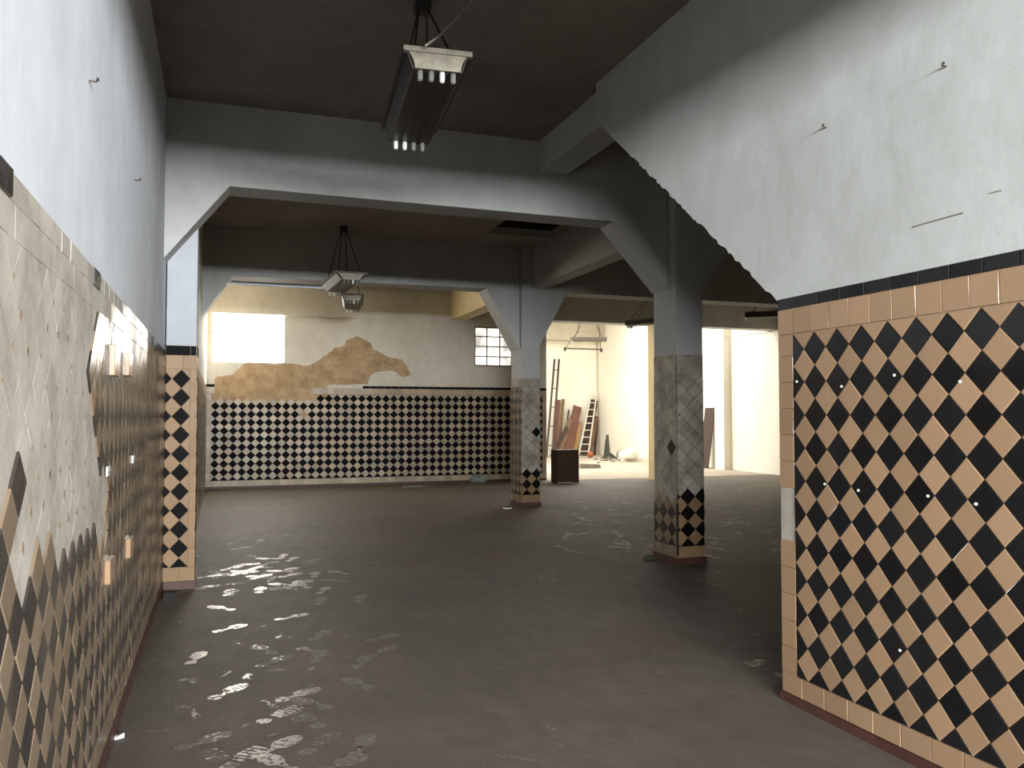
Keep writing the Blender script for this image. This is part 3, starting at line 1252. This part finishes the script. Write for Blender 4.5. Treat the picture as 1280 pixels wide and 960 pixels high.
def leaner(name, bx, tx, ty, mat, w, t, label, layer, cat='plank', group='boards leaning in the yard'):
    """a board standing on the floor and leaning back; boards of one layer never cross those of the next"""
    yb = 28.93 - 0.085 * layer
    yt = yb
    for k in range(4):
        tp = on_y(tx, ty, yt)
        yt = yb + 0.22 * tp.z
    bb = on_y(bx, 560, yb)
    bb.z = 0.012
    m = MB()
    m.bar(bb, tp, w, t, (1, 0, 0))
    return tag(m.build(name, mat), label, cat, group)


leaner('plank', 693, 698, 500, M['wood_red'], .16, .04, 'red-brown plank at the far left of the leaning boards', 0)
leaner('plank', 698, 704, 499, M['wood_mid'], .12, .04, 'narrow pale brown plank next to the far left one', 0)
leaner('plank', 704, 711, 512, M['wood_deep'], .05, .04, 'thin dark stick among the leaning boards', 0)
leaner('plank', 690, 709, 534, M['wood_deep'], .14, .04, 'short dark plank tilted strongly behind the brown box', 4)
leaner('plank', 697, 713, 524, M['wood_mid'], .22, .04, 'mid brown plank tilted beside the wide red board', 3)
leaner('plank', 703, 716, 520, M['wood_pale'], .16, .04, 'pale board just behind the wide red board', 1)
leaner('plank', 709, 722, 508, M['wood_red'], .34, .04, 'widest red-brown board of the leaning stack', 2)
leaner('plank', 717, 724, 527, M['wood_pale'], .20, .04, 'yellow board between the wide red board and the white ladder', 1)
leaner('plank', 730, 743, 500, M['wood_deep'], .30, .03, 'tall dark board standing right behind the white ladder', 2)
leaner('plank', 736, 745, 520, M['wood_mid'], .20, .04, 'brown board right of the white ladder', 1)
leaner('plank', 743, 746, 524, M['wood_deep'], .12, .04, 'dark board in the corner right of the white ladder', 0)


def ladder(name, label, bx, bwid, tx, ty, twid, mat, rungs, yb=28.45, yt=29.2, sec=.045):
    bb = on_y(bx, 560, yb)
    bb.z = 0.02
    tp = on_y(tx, ty, yt)
    root = empty(name, bb)
    tag(root, label, 'ladder', 'ladders in the yard')
    d = tp - bb
    for s in (-1, 1):
        m = MB()
        m.bar((s * bwid / 2, 0, 0), (d.x + s * twid / 2, d.y, d.z), sec, sec, (1, 0, 0))
        m.build('rail', mat, root)
    for k in range(rungs):
        f = (k + .6) / (rungs + .2)
        w = bwid + (twid - bwid) * f
        c = d * f
        m = MB()
        m.bar((c.x - w / 2, c.y, c.z), (c.x + w / 2, c.y, c.z), .04, .03, (0, 1, 0))
        m.build('rung', mat, root)
    return root


ladder('ladder', 'white painted ladder leaning in the yard corner', 729, .40, 743, 490, .22, M['ladder_white'], 9)
ladder('ladder', 'tall dark wooden ladder at the left edge of the yard opening', 686.5, .22, 696.0, 449, .18, M['wood_deep'], 5, yb=27.7, yt=28.65, sec=.06)


def blob(name, loc, sx, sy, sz, mat, label, cat, group=None, seed=0, rough=.25, sub=3, floor=True):
    bm = bmesh.new()
    bmesh.ops.create_icosphere(bm, subdivisions=sub, radius=1)
    for v in bm.verts:
        n = mnoise.noise(v.co * 1.6 + Vector((seed * 3.1, seed, 0)))
        n2 = mnoise.noise(v.co * 4.2 + Vector((seed, seed * 2.3, 0)))
        k = 1 + rough * (n + .4 * n2)
        v.co = Vector((v.co.x * sx * k, v.co.y * sy * k, v.co.z * sz * k))
        if floor:
            v.co.z = max(v.co.z + sz * .55, 0)
    me = bpy.data.meshes.new(name)
    bm.to_mesh(me)
    bm.free()
    me.materials.append(mat)
    me.polygons.foreach_set('use_smooth', [True] * len(me.polygons))
    o = bpy.data.objects.new(name, me)
    COL.objects.link(o)
    o.location = loc
    return tag(o, label, cat, group)


q = on_floor(738, 572)
blob('ball', (q.x, q.y, .115), .115, .115, .115, M['orange'], 'small orange ball lying before the white ladder', 'ball', rough=0.0, floor=False)
# broken slab
q = on_floor(736, 585)
m = MB()
o2 = [(-.36, -.2), (-.28, .18), (-.05, .26), (.2, .16), (.34, -.02), (.3, -.2), (.05, -.26)]
m.prism([(x, y, 0) for x, y in o2], (0, 0, 0), (0, 0, .10))
v = m.v
m.v = [(x * (.92 if z > .05 else 1), y * (.9 if z > .05 else 1), z + (.05 * (0.4 - x) if z > .05 else 0)) for x, y, z in v]
o = m.build('broken_slab', M['stone'])
o.location = (q.x, q.y, 0)
tag(o, 'flat grey broken slab lying on the yard floor', 'rubble')
for k, (px, py, s) in enumerate(((717, 582, .12), (745, 575, .07), (752, 576, .05), (757, 576, .08), (761, 574, .09), (764, 576, .06), (767, 577, .05), (776, 576, .10), (754, 573, .05), (770, 574, .05), (748, 579, .05))):
    q = on_floor(px, py)
    blob('stone', (q.x, q.y, 0), s, s * .8, s * .6, M['stone'], 'small grey stone lying on the yard floor past the broken slab' if k else 'grey stone left of the flat broken slab', 'stone', 'loose stones in the yard', seed=k, sub=2)
# dark canvas wedge: low heap with a tall peak
q = on_floor(770, 573)
prof = [(-.26, 0), (-.2, .05), (-.14, .1), (-.12, .3), (-.075, .62), (-.035, .84), (-.025, .84), (.0, .5), (.03, .22), (.13, .16), (.22, .08), (.28, 0)]
m = MB()
m.prism([(x, 0, z) for x, z in prof], (0, -.09, 0), (0, .09, 0))
o = m.build('folded_canvas', M['green_dark'])
o.location = (q.x - .3, q.y, 0)
bv = o.modifiers.new('soft', 'BEVEL')
bv.width = .02
bv.segments = 2
tag(o, 'dark green folded canvas standing up to a point by the yard wall', 'canvas')
q = on_floor(786, 575)
blob('rubbish_bag', (q.x - .3, q.y, 0), .17, .17, .22, M['stone'], 'small grey rubbish bag by the white yard wall', 'bag', seed=4)
q = on_floor(803, 577)
blob('rubbish_bag', (q.x - .45, q.y + .1, .10), .33, .22, .22, M['sack'], 'pale sack lying on the slab by the white yard wall', 'bag', seed=8)
q = on_floor(804, 576)
m = MB()
m.box(-.45, .32, -.3, .4, 0, .10)
o = m.build('foam_slab', M['sack'])
o.location = (q.x - .3, q.y, 0)
tag(o, 'pale flat slab lying beside the cream opening pillar', 'slab')

# board leaning on the long wall
m = MB()
m.bar((13.17, 20.75, .01), (13.42, 20.75, 1.74), .5, .03, (0, 1, 0))
tag(m.build('leaning_board', M['wood_deep']), 'dark board leaning on the long white wall beside the larger pillar', 'board')

# small litter on the hall floor
q = on_floor(608, 606)
blob('plastic_bag', (q.x, 17.85, 0), .19, .12, .13, M['bag_clear'], 'cloudy plastic bag lying at the foot of the rear wall', 'bag', seed=2, rough=.4)
q = on_floor(518, 608)
m = MB()
m.prism([(-.3, -.1, 0), (-.2, .1, 0), (.26, .12, 0), (.32, -.06, 0), (.05, -.12, 0)], (0, 0, .001), (0, 0, .006))
o = m.build('plastic_sheet', M['bag_clear'])
o.location = (q.x, q.y, 0)
tag(o, 'flat pale plastic sheet on the floor before the rear wall', 'sheet')


def scrap(name, px, py, s, mat, label, cat, seed, group=None):
    q = on_floor(px, py)
    rr = random.Random(seed)
    m = MB()
    pts = [(s * math.cos(k * 1.05) * rr.uniform(.6, 1.1), s * .6 * math.sin(k * 1.05) * rr.uniform(.6, 1.1), 0) for k in range(6)]
    m.prism(pts, (0, 0, .001), (0, 0, .012))
    m.v = [(x, y, z + (.012 if i % 3 == 0 and z > .01 else 0)) for i, (x, y, z) in enumerate(m.v)]
    o = m.build(name, mat)
    o.location = (q.x, q.y, 0)
    return tag(o, label, cat, group)


scrap('paper_scrap', 635, 636, .09, M['paper'], 'white crumpled scrap at the foot of the smaller pillar', 'paper', 1)
scrap('paper_scrap', 141, 924, .045, M['paper'], 'pale scrap on the floor beside the left wall', 'paper', 2)
scrap('paper_scrap', 214, 750, .05, M['paper'], 'white strip of paper in front of the left wall pillar', 'paper', 3)
scrap('paper_scrap', 135, 905, .03, M['paper'], 'tiny pale flake beside the left wall near the larger scrap', 'paper', 4)
q = on_floor(203, 751)
m = MB()
m.prism([(-.05, -.04, 0), (.05, -.04, 0), (.05, .04, 0), (-.05, .04, 0)], (0, 0, 0), (.01, 0, .07))
o = m.build('small_carton', M['black_box'])
o.location = (max(q.x, XL + .09), q.y, 0)
tag(o, 'small black carton in the corner by the left wall pillar', 'carton')
q = on_floor(813, 700)
blob('rag', (4.25, 7.75, 0), .06, .05, .03, M['green_dark'], 'small dark rag at the foot of the larger pillar', 'rag', seed=5)
